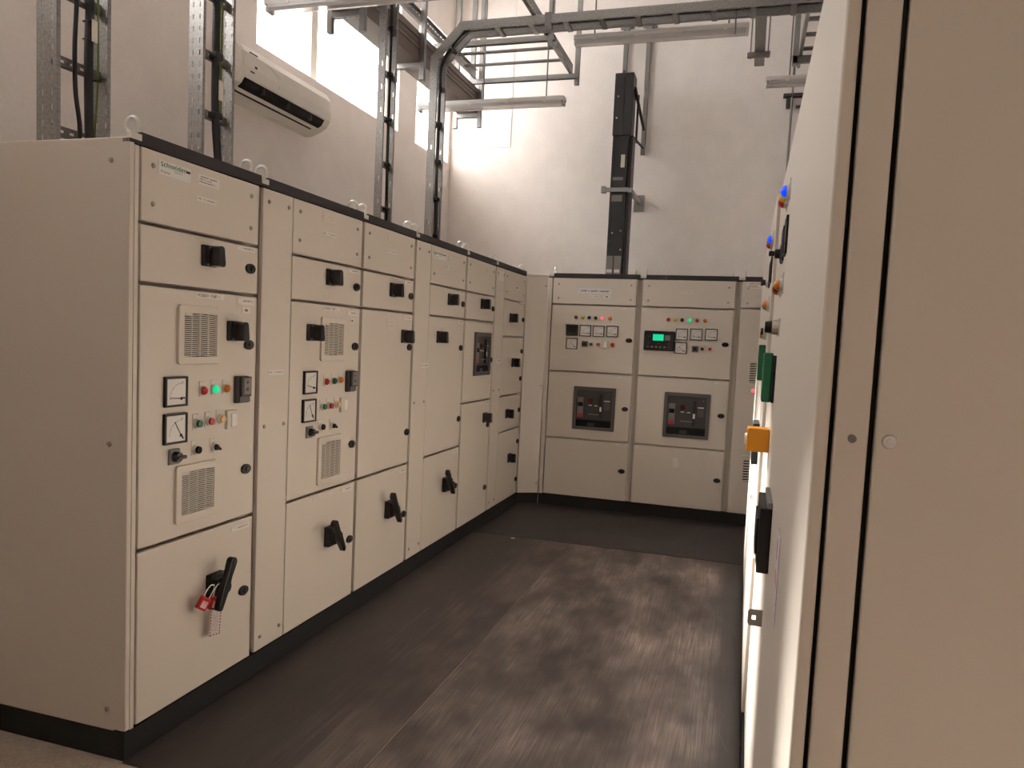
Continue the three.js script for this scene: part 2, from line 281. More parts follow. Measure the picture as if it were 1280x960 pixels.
function resetBox(u, x, y, w = 0.066, h = 0.074) { const p = obj('plug_in_cover', cb(w, h, 0.014, 0, 0, 0.007, 0.003), M.clip, u, [x, y, 0]); obj('inner_flap', cb(w * 0.5, h * 0.72, 0.006, w * 0.08, -h * 0.02, 0.016, 0.003), M.white, p); return p; }
function ventGrille(u, x0, x1, y0, y1, n = 22) {
  const w = x1 - x0, h = y1 - y0, b = 0.024, s = roundRect(0, w, 0, h, 0.01);
  s.holes.push(new THREE.Path([[b, b], [w - b * 0.6, b], [w - b * 0.6, h - b], [b, h - b]].map(p => new THREE.Vector2(...p))));
  const p = obj('ventilation_grille', flat(new THREE.ExtrudeGeometry(s, { depth: 0.009, bevelEnabled: true, bevelSize: 0.002, bevelThickness: 0.002, bevelSegments: 2, curveSegments: 6 })), M.beige, u, [x0, y0, 0]);
  obj('dark_backing', bx(b, w - b * 0.6, b, h - b, 0, 0.002), M.hole, p);  // black sheet: shade of the recess behind the louvres put in as colour
  const gs = [], iw = w - b * 1.6, ih = h - 2 * b, st = ih / n;
  for (let i = 0; i < n; i++) for (let k = 0; k < 4; k++) {       // chevron louvres
    const xa = b + iw * k / 4, xb = b + iw * (k + 1) / 4, f = q => b + st * (i + 0.5) + 0.005 * (1 - Math.abs(q - (b + iw * 0.5)) / (iw * 0.5));
    const sh = [[xa, f(xa) - st * 0.26], [xb, f(xb) - st * 0.26], [xb, f(xb) + st * 0.24], [xa, f(xa) + st * 0.24]];
    gs.push(plate(sh, [], 0.005).translate(0, 0, 0.0035));
  }
  for (const k of [1, 2, 3]) gs.push(bx(b + iw * k / 4 - 0.0012, b + iw * k / 4 + 0.0012, b, h - b, 0.003, 0.0075));
  const lv = obj('louvres', gs, M.beige, p); lv.userData.kind = 'stuff';
  obj('name_tab', bx(b + 0.004, b + 0.04, h - b - 0.012, h - b - 0.001, 0.008, 0.0105), M.clip, p); return p;
}
G.eye = join([flat(new THREE.TorusGeometry(0.026, 0.0062, 10, 28).rotateY(PI / 2).translate(0, 0.042, 0)), cyl(0.014, 0.017, 0.012, 'y', 0, 0.006, 0, 16), cyl(0.009, 0.011, 0.01, 'y', 0, 0.014, 0, 12)]);
function breaker(u, x0, x1, y0, y1) {                             // draw-out air circuit breaker seen through its door cut-out
  const w = x1 - x0, h = y1 - y0, cx = (x0 + x1) / 2, cy = (y0 + y1) / 2, S = w / 0.38;
  const s = roundRect(-w / 2, w / 2, -h / 2, h / 2, 0.006), b = 0.026 * Math.min(1, S * 1.2);
  s.holes.push(new THREE.Path([[-w / 2 + b, -h / 2 + b], [w / 2 - b, -h / 2 + b], [w / 2 - b, h / 2 - b], [-w / 2 + b, h / 2 - b]].map(p => new THREE.Vector2(...p))));
  const p = obj('circuit_breaker', flat(new THREE.ExtrudeGeometry(s, { depth: 0.014, bevelEnabled: true, bevelSize: 0.002, bevelThickness: 0.003, bevelSegments: 2 })), M.midGrey, u, [cx, cy, 0]);
  const X = a => a * w / 0.38, Y = a => a * h / 0.387;
  const q = (n, x, y, ww, hh, d, m, z = 0.004) => obj(n, cb(X(ww), Y(hh), d, X(x), Y(y), z + d / 2, 0.0015), m, p);
  q('backing', 0, 0, 0.345, 0.35, 0.001, M.hole, 0.0002);
  q('breaker_face', 0, 0.03, 0.328, 0.27, 0.004, M.darkGrey, 0.001);
  q('racking_panel', 0, -0.145, 0.33, 0.05, 0.006, M.hole, 0.001);
  q('racking_socket', -0.02, -0.145, 0.06, 0.03, 0.006, M.darkGrey, 0.005);
  q('trip_unit', -0.125, 0.01, 0.055, 0.18, 0.008, M.greyPlastic); q('trip_display', -0.125, 0.035, 0.046, 0.036, 0.003, M.hole, 0.011); q('trip_cover', -0.125, -0.065, 0.046, 0.03, 0.003, M.red, 0.011);
  q('opening_button', -0.035, 0.07, 0.034, 0.04, 0.012, M.redDark); q('closing_button', 0.018, 0.07, 0.034, 0.04, 0.012, M.darkGrey);
  q('position_flag', -0.035, 0.03, 0.03, 0.008, 0.005, M.white); q('position_flag', 0.018, 0.028, 0.03, 0.008, 0.005, M.white);
  q('charging_handle', 0.064, 0.025, 0.026, 0.22, 0.018, M.gloss); q('handle_mark', 0.064, 0.0, 0.018, 0.042, 0.003, M.white, 0.021);
  q('front_ledge', 0.0, -0.05, 0.1, 0.01, 0.012, M.greyPlastic);
  q('rating_plate', 0.116, 0.075, 0.054, 0.01, 0.004, M.white); q('rating_plate', 0.116, 0.03, 0.054, 0.07, 0.003, M.midGrey);
  q('cover_screw', 0.132, 0.136, 0.012, 0.012, 0.005, M.chrome);
  return p;
}

// ------------------------------------------------------------------ cabinets
const TOP = 2.1, PL = 0.1;
function cabinet({ name = 'switchgear_cabinet', label, x0, x1, depth, pos, turn, side = false, group, noStrip = false, clip = true, bodyEnd = 0.0005, plinthFront = -0.004 }) {
  const W = x1 - x0, u = thing(name, label, 'cabinet', pos, turn, group);
  obj('plinth', bx(0.0, W, 0, PL - 0.002, -depth, plinthFront), M.plinth, u);
  obj('body', bx(side ? 0.022 : 0.0005, W - bodyEnd, PL, TOP, -depth, -0.05), M.beige, u);
  if (!noStrip) {
    const a = clip ? (side ? 0.09 : 0.05) : 0;
    obj('top_gasket', [bx(side ? 0.03 : 0, W, TOP - 0.012, TOP, -0.03, 0.001), bx(a, W - 0.002, TOP, TOP + 0.03, -0.022, 0.001)], M.gasket, u);
    if (clip) obj('joint_clip', bx(side ? 0.05 : 0.004, a, TOP, TOP + 0.022, -0.02, 0.002, 0.002), M.clip, u);
    for (const x of [side ? 0.03 : 0.05, W - 0.05]) obj('eyebolt', G.eye, M.ring, u, [x, TOP + 0.012, -0.038]);
  }
  return u;
}
function door(u, x0, x1, y0, y1, screws = false, name = 'door') {
  const d = obj(name, bx(x0, x1, y0, y1, -0.022, 0, 0.004), M.beige, u);
  if (screws) for (const x of screws.x) for (const y of screws.y) obj('screw', G.screw, M.screw, d, [x, y, 0]);
  return d;
}
function latch(d, x, y) { const l = obj('latch', G.latch, M.black, d, [x, y, 0]); const k = obj('lock_insert', G.latchKey, M.gloss, d, [x, y, 0]); return l; }
const SEAM = 0.0065;
function column(u, x0, x1, ys, top = 2.085) {                     // ys: seams from the top down
  const edges = [top, ...ys, 0.106], out = [];
  for (let i = 0; i + 1 < edges.length; i++) out.push(door(u, x0, x1, edges[i + 1] + (i + 2 < edges.length ? SEAM : 0), edges[i] - (i ? SEAM : 0), i === 0 ? { x: [x0 + 0.052, x1 - 0.052], y: [2.034, 1.907] } : false, i === 0 ? 'top_panel' : 'door'));
  return out;
}
function duct(u, x0, x1) { const d = door(u, x0, x1, 0.106, 2.085, { x: [x0 + 0.038, x1 - 0.034], y: [2.034, 1.088, 0.166] }, 'duct_cover'); return d; }

// left row: row coordinate s runs away from the camera (world z = -s), front faces +x
const LD = 0.8;
const left = (x0, x1, label, o = {}) => cabinet({ label, x0, x1, depth: LD, pos: [0, 0, -x0], turn: PI / 2, ...o });
const A1 = [1.839, 1.638, 0.722];
{ // first cabinet, with the side panel towards the camera
  const u = left(0, 0.704, 'beige switchgear cabinet nearest on the left, with red padlocks on its lever');
  const sp = obj('side_panel', bx(0.0, 0.02, PL + 0.004, TOP + 0.004, -LD, 0, 0.004), M.beige, u);
  for (const z of [-0.075, -LD + 0.075]) for (const y of [2.03, 1.095, 0.174]) { const s = obj('screw', G.screw, M.screw, sp, [0, y, z]); s.rotation.y = -PI / 2; }
  obj('corner_post', bx(0.0235, 0.042, PL, 2.085, -0.049, -0.002, 0.002), M.beige, u);
  const d = column(u, 0.05, 0.69, A1);
  rotarySwitch(u, 0.383, 1.765); rotarySwitch(u, 0.537, 1.49);
  latch(d[1], 0.636, 1.744); latch(d[2], 0.636, 1.436); latch(d[2], 0.633, 0.924); latch(d[3], 0.633, 0.41);
  ventGrille(u, 0.226, 0.446, 1.364, 1.574); ventGrille(u, 0.224, 0.444, 0.78, 0.99);
  meter(u, 0.217, 1.265, 'A', 0.05, 1.08); meter(u, 0.217, 1.132, 'V', 1.0, 1.1);
  lamp(u, 0.36, 1.262, M.red); lamp(u, 0.426, 1.264, M.greenLit); lamp(u, 0.493, 1.264, M.amber); relay(u, 0.585, 1.256);
  button(u, 0.33, 1.14, M.green); button(u, 0.397, 1.143, M.red); button(u, 0.462, 1.146, M.yellowPale); resetBox(u, 0.529, 1.139);
  camSwitch(u, 0.215, 1.03); button(u, 0.326, 1.042, M.hole); miniSelector(u, 0.429, 1.04, 0.9);
  leverSwitch(u, 0.443, 0.49, [0.461, 0.587], [0.388, 0.426]);
  sticker(u, 'logo', 0.204, 2.036, 0.158, 0.05); sticker(u, 'rating', 0.38, 2.037, 0.12, 0.036); sticker(u, 'strip', 0.37, 1.967, 0.107, 0.018);
  sticker(u, 'door', 0.61, 1.819, 0.116, 0.019); sticker(u, 'pumpA', 0.398, 1.617, 0.163, 0.019); sticker(u, 'door', 0.613, 1.61, 0.112, 0.026); sticker(u, 'square', 0.618, 1.575, 0.05, 0.024); sticker(u, 'door', 0.608, 0.684, 0.116, 0.02);
}
{ // second: cable duct and pump panel
  const o = 0.704, u = left(o, 1.585, 'beige switchgear cabinet with red, green and amber lamps, second from the left end');
  const dc = duct(u, 0.016, 0.232); sticker(dc, 'strip', 0.13, 1.318, 0.114, 0.02);
  const d = column(u, 0.238, 0.87, A1);
  const s = a => a - o;
  rotarySwitch(u, s(1.262), 1.766); rotarySwitch(u, s(1.105), 1.497);
  latch(d[1], s(1.524), 1.739); latch(d[2], s(1.526), 1.434); latch(d[2], s(1.524), 0.923); latch(d[3], s(1.53), 0.415);
  ventGrille(u, s(1.19), s(1.41), 1.364, 1.572); ventGrille(u, s(1.19), s(1.41), 0.76, 0.99);
  meter(u, s(1.104), 1.263, 'A', 0.25, 1.08); meter(u, s(1.1), 1.131, 'V', 1.1, 1.08);
  lamp(u, s(1.243), 1.262, M.red); lamp(u, s(1.315), 1.263, M.greenDark); lamp(u, s(1.38), 1.266, M.amber); relay(u, s(1.476), 1.256);
  button(u, s(1.218), 1.142, M.green); button(u, s(1.28), 1.142, M.red); button(u, s(1.352), 1.143, M.yellowPale); resetBox(u, s(1.42), 1.138);
  camSwitch(u, s(1.11), 1.028); button(u, s(1.21), 1.044, M.hole); miniSelector(u, s(1.313), 1.04, 0.9);
  leverSwitch(u, s(1.318), 0.485, [s(1.25), 0.564], [s(1.336), 0.423]);
  sticker(u, 'faint', s(1.245), 2.04, 0.12, 0.04); sticker(u, 'strip', s(1.25), 1.969, 0.118, 0.018);
  sticker(u, 'door', s(1.495), 1.817, 0.116, 0.019); sticker(u, 'pumpB', s(1.285), 1.616, 0.15, 0.018); sticker(u, 'door', s(1.495), 1.603, 0.11, 0.024); sticker(u, 'square', s(1.493), 1.565, 0.05, 0.024);
  sticker(u, 'faint', s(1.257), 0.696, 0.19, 0.022); sticker(u, 'door', s(1.493), 0.69, 0.112, 0.024);
}
{ // third
  const o = 1.585, u = left(o, 2.2496, 'beige switchgear cabinet with a tall blank door, third from the left end');
  const d = column(u, 0.018, 0.65, A1), s = a => a - o;
  rotarySwitch(u, s(1.95), 1.757); rotarySwitch(u, s(2.12), 1.497);
  latch(d[1], s(2.195), 1.738); latch(d[2], s(2.198), 1.433); latch(d[2], s(2.205), 0.918); latch(d[3], s(2.2), 0.412);
  leverSwitch(u, s(1.985), 0.487, [s(1.9), 0.585], [s(1.998), 0.425]);
  sticker(u, 'faint', s(1.93), 2.044, 0.105, 0.034); sticker(u, 'strip', s(1.922), 1.969, 0.11, 0.02); sticker(u, 'door', s(2.16), 1.815, 0.115, 0.022); sticker(u, 'faint', s(1.945), 1.56, 0.11, 0.06);
  sticker(u, 'door', s(2.172), 1.607, 0.115, 0.02); sticker(u, 'faint', s(1.945), 0.7, 0.2, 0.02); sticker(u, 'door', s(2.166), 0.684, 0.105, 0.024);
}
{ // fourth: duct and column
  const o = 2.2496, u = left(o, 3.1357, 'beige switchgear cabinet with narrow duct cover, fourth from the left end');
  const s = a => a - o, dc = duct(u, 0.016, 0.236); sticker(dc, 'strip', s(2.445), 1.318, 0.115, 0.028);
  const d = column(u, 0.242, 0.874, A1);
  rotarySwitch(u, s(2.83), 1.76); rotarySwitch(u, s(2.66), 1.503);
  latch(d[1], s(3.08), 1.742); latch(d[2], s(3.07), 1.432); latch(d[2], s(3.085), 0.924); latch(d[3], s(3.07), 0.44);
  leverSwitch(u, s(2.87), 0.487, [s(2.74), 0.592], [s(2.85), 0.44]);
  sticker(u, 'logo', s(2.625), 2.03, 0.2, 0.05); sticker(u, 'faint', s(2.85), 2.026, 0.15, 0.034); sticker(u, 'strip', s(2.81), 1.97, 0.14, 0.02); sticker(u, 'door', s(3.04), 1.82, 0.11, 0.02); sticker(u, 'faint', s(2.81), 1.53, 0.11, 0.06); sticker(u, 'door', s(3.05), 1.614, 0.11, 0.024); sticker(u, 'door', s(3.05), 0.69, 0.11, 0.024); sticker(u, 'faint', s(2.85), 0.69, 0.16, 0.02);
}
{ // fifth: breaker in the middle door
  const o = 3.1357, u = left(o, 3.8047, 'beige switchgear cabinet with a tall narrow circuit breaker window in its middle door');
  const s = a => a - o, d = column(u, 0.018, 0.655, [1.839, 1.636, 1.027]);
  rotarySwitch(u, s(3.5), 1.768); rotarySwitch(u, s(3.66), 0.886);
  breaker(u, s(3.355), s(3.71), 1.225, 1.55);
  latch(d[1], s(3.755), 1.745); latch(d[2], s(3.755), 1.34); latch(d[3], s(3.745), 0.82); latch(d[3], s(3.738), 0.314);
  sticker(u, 'strip', s(3.485), 1.968, 0.17, 0.02); sticker(u, 'faint', s(3.65), 2.03, 0.16, 0.03); sticker(u, 'door', s(3.73), 1.82, 0.11, 0.022); sticker(u, 'door', s(3.72), 1.62, 0.11, 0.022); sticker(u, 'door', s(3.72), 1.0, 0.11, 0.03);
}
{ // sixth: duct and four small doors
  const o = 3.8047, u = left(o, 4.6787, 'beige switchgear cabinet with four stacked switch doors, last of the left row');
  const s = a => a - o, dc = duct(u, 0.016, 0.233); sticker(dc, 'door', s(3.963), 1.326, 0.13, 0.034); sticker(dc, 'blank', s(3.94), 2.02, 0.14, 0.08);
  const d = column(u, 0.24, 0.862, [1.84, 1.534, 1.028, 0.72]);
  rotarySwitch(u, s(4.25), 1.693); rotarySwitch(u, s(4.37), 1.31); rotarySwitch(u, s(4.26), 0.87); rotarySwitch(u, s(4.38), 0.468);
  latch(d[1], s(4.62), 1.69); latch(d[2], s(4.62), 1.408); latch(d[2], s(4.62), 1.162); latch(d[3], s(4.62), 0.876); latch(d[4], s(4.62), 0.589); latch(d[4], s(4.62), 0.24);
  sticker(u, 'door', s(4.6), 1.805, 0.1, 0.03); sticker(u, 'door', s(4.6), 1.5, 0.1, 0.03); sticker(u, 'door', s(4.6), 1.0, 0.1, 0.03); sticker(u, 'door', s(4.6), 0.69, 0.1, 0.03); sticker(u, 'square', s(4.4), 1.96, 0.1, 0.04);
}
// back row: front faces +z
const BZ = -4.784, BD = 0.8, B1 = [1.85, 1.245, 0.634];
const back = (x0, x1, label, o = {}) => cabinet({ label, x0, x1, depth: BD, pos: [x0, 0, BZ], turn: 0, ...o });
{ // filler panel closing the corner between the two rows
  const u = thing('corner_panel', 'plain beige filler panel closing the corner between the two cabinet rows', 'panel', [0, 0, 0]);
  const dx = 0.175, dz = -4.784 + 4.6787, L = Math.hypot(dx, dz), a = Math.atan2(-dz, dx);
  const put = (n, g, m) => { const o = obj(n, g, m, u, [0.001, 0, -4.682]); o.rotation.y = a; return o; };
  put('plinth', bx(0.0, L, 0, PL - 0.003, -0.04, -0.006), M.plinth);
  const p = put('panel', [bx(0.002, L - 0.002, PL, TOP + 0.012, -0.03, 0, 0.004), bx(0.006, L - 0.006, TOP - 0.01, TOP + 0.006, 0, 0.004, 0.001)], M.beige);
  for (const y of [2.01, 1.1, 0.19]) obj('screw', G.screw, M.screw, p, [L - 0.02, y, 0]);
}
{
  const o = 0.18, u = back(o, 1.012, 'beige cabinet with white meters at the aisle end, beside the corner panel');
  const s = a => a - o, d = column(u, s(0.226), s(0.986), B1, 2.088);
  obj('corner_post', bx(0.002, s(0.216), PL, 2.088, -0.049, -0.004, 0.002), M.beige, u);
  [M.redDark, M.yellow, M.blueDark, M.darkLens, M.redLit, M.amber].forEach((m, i) => lamp(u, s([0.454, 0.516, 0.575, 0.634, 0.694, 0.761][i]), 1.737, m));
  { const p = obj('digital_meter', [cb(0.106, 0.1, 0.016, 0, 0, 0.008, 0.003)], M.black, u, [s(0.424), 1.62, 0]); obj('display', cb(0.07, 0.055, 0.002, 0, 0.008, 0.0165), M.hole, p); }
  meter(u, s(0.545), 1.619, 'A', 0.05, 1); meter(u, s(0.666), 1.619, 'A', 0.04, 1); meter(u, s(0.79), 1.622, 'A', 0.1, 1); meter(u, s(0.426), 1.498, 'V', 0.8, 1);
  for (const x of [0.424, 0.545, 0.666, 0.79]) sticker(u, 'strip', s(x), 1.679, 0.08, 0.012);
  camSwitch(u, s(0.546), 1.5, 0.5); button(u, s(0.604), 1.5, M.greenDark); button(u, s(0.668), 1.502, M.red); resetBox(u, s(0.73), 1.503, 0.052, 0.072);
  { const p = obj('emergency_stop', [cyl(0.026, 0.026, 0.006, 'z', 0, 0, 0.003, 24), cyl(0.014, 0.016, 0.016, 'z', 0, 0, 0.012, 20)], M.yellowPale, u, [s(0.8), 1.503, 0]); obj('mushroom_head', cyl(0.016, 0.019, 0.014, 'z', 0, 0, 0.027, 24), M.red, p); }
  latch(d[1], s(0.942), 1.548); latch(d[2], s(0.941), 0.935); latch(d[3], s(0.943), 0.374);
  sticker(u, 'title', s(0.612), 1.976, 0.305, 0.045); sticker(u, 'strip', s(0.608), 1.928, 0.1, 0.021); sticker(u, 'square', s(0.722), 1.928, 0.057, 0.026);
  sticker(u, 'door', s(0.918), 1.826, 0.104, 0.014); sticker(u, 'door', s(0.918), 1.216, 0.104, 0.014); sticker(u, 'door', s(0.926), 0.612, 0.104, 0.014);
  breaker(u, s(0.473), s(0.85), 0.727, 1.113);
}
{
  const o = 1.012, u = back(o, 1.845, 'beige cabinet with a black generator controller and lit green screen');
  const s = a => a - o, d = column(u, s(1.038), s(1.82), B1, 2.09);
  [M.red, M.yellow, M.redDark, M.greenLit, M.red, M.amber].forEach((m, i) => lamp(u, s([1.275, 1.337, 1.393, 1.457, 1.519, 1.586][i]), 1.746, m));
  { const p = obj('generator_controller', cb(0.268, 0.172, 0.026, 0, 0, 0.013, 0.012), M.gloss, u, [s(1.209), 1.557, 0]);
    obj('screen', cb(0.092, 0.056, 0.002, -0.01, 0.03, 0.0265), M.lcd, p); obj('key_legend', cb(0.046, 0.044, 0.002, 0.07, 0.028, 0.0265), M.greyPlastic, p);
    for (let i = 0; i < 6; i++) obj('key', cyl(0.008, 0.009, 0.005, 'z', -0.096 + i * 0.036, -0.054, 0.028, 16), i && i < 5 ? M.greyPlastic : M.midGrey, p);
    for (const [x, y] of [[-0.088, 0.036], [-0.092, -0.02], [-0.005, -0.022], [0.085, -0.024]]) obj('key', cb(0.014, 0.01, 0.003, x, y, 0.027), M.midGrey, p); }
  meter(u, s(1.397), 1.621, 'V', 0.1, 1); meter(u, s(1.519), 1.626, 'A', 0.1, 1); meter(u, s(1.645), 1.629, 'A', 0.1, 1); meter(u, s(1.395), 1.503, 'A', 0.7, 1);
  for (const x of [1.2, 1.397, 1.519, 1.645]) sticker(u, 'strip', s(x), 1.686, 0.08, 0.012);
  camSwitch(u, s(1.517), 1.5, -0.6); button(u, s(1.578), 1.503, M.darkLens); button(u, s(1.641), 1.505, M.red);
  latch(d[1], s(1.766), 1.549); latch(d[2], s(1.77), 0.935); latch(d[3], s(1.771), 0.372);
  sticker(u, 'strip', s(1.42), 1.985, 0.1, 0.016); sticker(u, 'door', s(1.745), 1.834, 0.112, 0.014); sticker(u, 'door', s(1.75), 1.218, 0.102, 0.014); sticker(u, 'door', s(1.752), 0.608, 0.104, 0.014);
  sticker(u, 'blank', s(1.413), 0.498, 0.045, 0.085, 0, 0.18);
  breaker(u, s(1.286), s(1.673), 0.722, 1.113);
}
{
  const o = 1.845, u = back(o, 2.64, 'beige cabinet half hidden behind the right row, with ventilation grilles');
  const s = a => a - o, d = column(u, s(1.872), s(2.62), [1.863], 2.092);
  sticker(u, 'rating', s(1.975), 2.056, 0.12, 0.05); ventGrille(u, s(1.955), s(2.17), 1.21, 1.44, 9); ventGrille(u, s(1.955), s(2.17), 0.36, 0.61, 9);
  lamp(u, s(2.02), 1.17, M.redLit); lamp(u, s(2.09), 1.17, M.greenDark); latch(d[1], s(2.56), 1.1);
}
// right row: row coordinate runs towards the camera (world z = +s), front faces -x
const RXF = 2.03, RD = 0.85;
{ // nearest right cabinet
  const z0 = -0.985, z1 = 1.055, W = z1 - z0;
  const u = cabinet({ label: 'large beige cabinet close on the right, its plain side panel towards the camera', x0: 0, x1: W, depth: RD, pos: [RXF, 0, z0], turn: -PI / 2, noStrip: true, bodyEnd: 0.05, plinthFront: 0.008 });
  const s = z => z - z0;
  obj('door', bx(0.008, W - 0.0005, 0.106, 2.1, -0.017, 0, 0.004), M.beige, u);
  obj('corner_post', bx(W - 0.04, W, PL, TOP, -0.0605, -0.0225, 0.003), M.beige, u);
  obj('dark_gap_strip', [bx(W - 0.04, W - 0.012, PL, TOP, -0.022, -0.0175), bx(W - 0.04, W - 0.012, PL, TOP, -0.067, -0.061)], M.hole, u);  // black strips set in the gaps so they read as deep shade
  const sp = obj('side_panel', bx(W - 0.012, W + 0.002, PL, TOP + 0.02, -RD, -0.0672, 0.003), M.beige, u);
  { const sc = obj('screw', G.screw, M.chrome, sp, [W + 0.002, 1.406, -0.083]); sc.rotation.y = PI / 2; obj('screw_cap', cyl(0.005, 0.005, 0.002, 'x', W, 1.406, -0.043, 14), M.greyPlastic, u); }
  lamp(u, s(-0.19), 1.94, M.blueLit); lamp(u, s(-0.27), 1.94, M.yellow); lamp(u, s(-0.35), 1.94, M.red);
  for (const z of [-0.19, -0.37]) meter(u, s(z), 1.82, 'A', 0.2, 1).scale.z = 0.55;
  { const p = obj('selector_switch', G.selBase, M.black, u, [s(-0.5), 1.81, 0]); p.scale.z = 0.6; obj('selector_knob', [cyl(0.014, 0.016, 0.03, 'z', 0, 0, 0.02, 16), cb(0.02, 0.016, 0.03, 0, 0, 0.05, 0.004)], M.gloss, p); }
  lamp(u, s(-0.21), 1.69, M.amber); lamp(u, s(-0.29), 1.69, M.green); lamp(u, s(-0.37), 1.69, M.red);
  { const p = obj('selector_switch', [cb(0.05, 0.05, 0.004, 0, 0, 0.002, 0.001), cyl(0.02, 0.022, 0.018, 'z', 0, 0, 0.012, 20)], M.chrome, u, [s(-0.255), 1.575, 0]); obj('selector_knob', cyl(0.016, 0.019, 0.02, 'z', 0, 0, 0.03, 20), M.gloss, p); }
  { const p = obj('terminal_cover', cb(0.1, 0.145, 0.026, 0, 0, 0.022, 0.005), M.greenBox, u, [s(-0.36), 1.43, 0]); obj('black_slab', cb(0.104, 0.138, 0.009, 0, -0.004, 0.0045, 0.002), M.black, p); }  // thin black slab behind the green cover
  { const p = obj('emergency_stop_box', cb(0.07, 0.072, 0.066, 0, 0, 0.033, 0.004), M.orangeBox, u, [s(-0.43), 1.235, 0]); obj('push_head', cyl(0.016, 0.018, 0.008, 'z', 0, 0, 0.069, 20), M.white, p); obj('box_screw', cyl(0.004, 0.004, 0.003, 'z', 0.025, 0.026, 0.067, 10), M.amber, p); }
  { const p = obj('breaker_extension', [bx(-0.1, 0.13, -0.088, 0.07, 0, 0.028, 0.003), bx(-0.06, 0.1, -0.05, 0.04, 0.028, 0.034, 0.003)], M.black, u, [s(0.0), 1.06, 0]); obj('top_lip', bx(-0.1, 0.132, 0.07, 0.085, 0, 0.012, 0.003), M.greyPlastic, p); }
  sticker(u, 'sticker', s(0.5), 1.075, 0.1, 0.17);
  { const p = obj('hasp_bracket', plate([[0, -0.022], [0.03, -0.022], [0.036, -0.016], [0.036, 0.016], [0.03, 0.022], [0, 0.022]], [[[0.016, -0.006], [0.026, -0.006], [0.026, 0.006], [0.016, 0.006]]], 0.003), M.screw, u, [s(-0.01), 0.815, 0]); p.rotation.y = -PI / 2; }
}
function rightFar(z0, z1, label, fitted) {
  const W = z1 - z0, u = cabinet({ label, x0: 0, x1: W, depth: RD - 0.012, pos: [RXF - 0.012, 0, z0], turn: -PI / 2, noStrip: true }), s = z => z - z0, t = z1;
  door(u, 0.008, W - 0.002, 0.106, 0.72); door(u, 0.008, W - 0.002, 0.728, 2.1);
  if (fitted) {
    lamp(u, W - 0.14, 1.94, M.blueLit); lamp(u, W - 0.22, 1.94, M.amber); lamp(u, W - 0.3, 1.94, M.red);
    for (const k of [0.14, 0.32]) meter(u, W - k, 1.82, 'A', 0.2, 1).scale.z = 0.5;
    miniSelector(u, W - 0.45, 1.8, 0.4); lamp(u, W - 0.16, 1.69, M.amber); lamp(u, W - 0.26, 1.69, M.green);
    button(u, W - 0.2, 1.585, M.black); button(u, W - 0.3, 1.575, M.yellow); button(u, W - 0.4, 1.575, M.red);
    obj('terminal_cover', cb(0.1, 0.145, 0.026, 0, 0, 0.013, 0.005), M.greenBox, u, [W - 0.28, 1.46, 0]);
    obj('breaker_extension', bx(-0.1, 0.1, -0.085, 0.085, 0, 0.026, 0.004), M.black, u, [W - 0.4, 1.12, 0]);
    obj('bolt', cyl(0.012, 0.012, 0.014, 'z', 0, 0, 0.007, 12), M.chrome, u, [W - 0.5, 0.86, 0]);
  }
  return u;
}
rightFar(-2.3, -0.987, 'beige cabinet second in the right row, seen edge-on past the nearest one', true);
rightFar(-3.55, -2.302, 'beige cabinet farthest in the right row, almost hidden edge-on', false);

// padlocks and tag on the lever of the first cabinet
function padlock(x, y, z, turn, label) {
  const t = thing('padlock', label, 'padlock', [x, y, z]); t.rotation.set(0, PI / 2 - 0.35, turn, 'YXZ');
  const b = obj('lock_body', cb(0.042, 0.05, 0.02, 0, -0.025, 0, 0.004), M.red, t);
  obj('shackle', tube([[-0.013, -0.004, 0], [-0.013, 0.03, 0], [-0.008, 0.045, 0], [0.0, 0.049, 0], [0.008, 0.045, 0], [0.013, 0.03, 0], [0.013, -0.004, 0]], 0.003, 40, 8), M.chrome, t);
  const s = obj('lock_label', flat(new THREE.BoxGeometry(0.024, 0.026, 0.001)), T.lockLabel, t, [0, -0.028, 0.0105]); return t;
}
padlock(0.05, 0.478, -0.345, -0.6, 'red padlock with a pale label, hanging to the left of the lever');
padlock(0.052, 0.464, -0.398, -0.3, 'red padlock right against the black lever');
{ const t = tag(obj('lockout_tag', flat(new THREE.BoxGeometry(0.05, 0.1, 0.0012)), T.danger), 'white danger tag with red striped border hanging below the padlocks', 'tag'); t.position.set(0.035, 0.352, -0.418); t.rotation.set(0, PI / 2 - 0.2, -0.06, 'YXZ'); }

// ------------------------------------------------------------------ cable ladders
const LX = -0.5;
function slotHoles(pathLen, y0, xs, step = 0.05, w = 0.007, h = 0.024) { const hs = []; for (let y = y0 + step; y < y0 + pathLen - step; y += step) for (const x of xs) hs.push([[x - w / 2, y - h / 2], [x - w / 2, y + h / 2], [x + w / 2, y + h / 2], [x + w / 2, y - h / 2]]); return hs; }
function verticalRail(u, z, y0, y1, dir, RW) {                        // web in the x-y plane, lips turned along z
  const hs = slotHoles(y1 - y0, y0, RW > 0.06 ? [LX - RW * 0.2, LX + RW * 0.27] : [LX + RW * 0.1], RW > 0.06 ? 0.052 : 0.15, 0.006, RW > 0.06 ? 0.022 : 0.03);
  const za = Math.min(z, z + dir * 0.016), zb = Math.max(z, z + dir * 0.016);
  const g = [plate([[LX - RW / 2, y0], [LX + RW / 2, y0], [LX + RW / 2, y1], [LX - RW / 2, y1]], hs, 0.002).translate(0, 0, z - 0.001), bx(LX - RW / 2, LX - RW / 2 + 0.002, y0, y1, za, zb), bx(LX + RW / 2 - 0.002, LX + RW / 2, y0, y1, za, zb)];
  return obj('side_rail', planeUV(join(g), 0, 1, 3), M.galv, u);
}
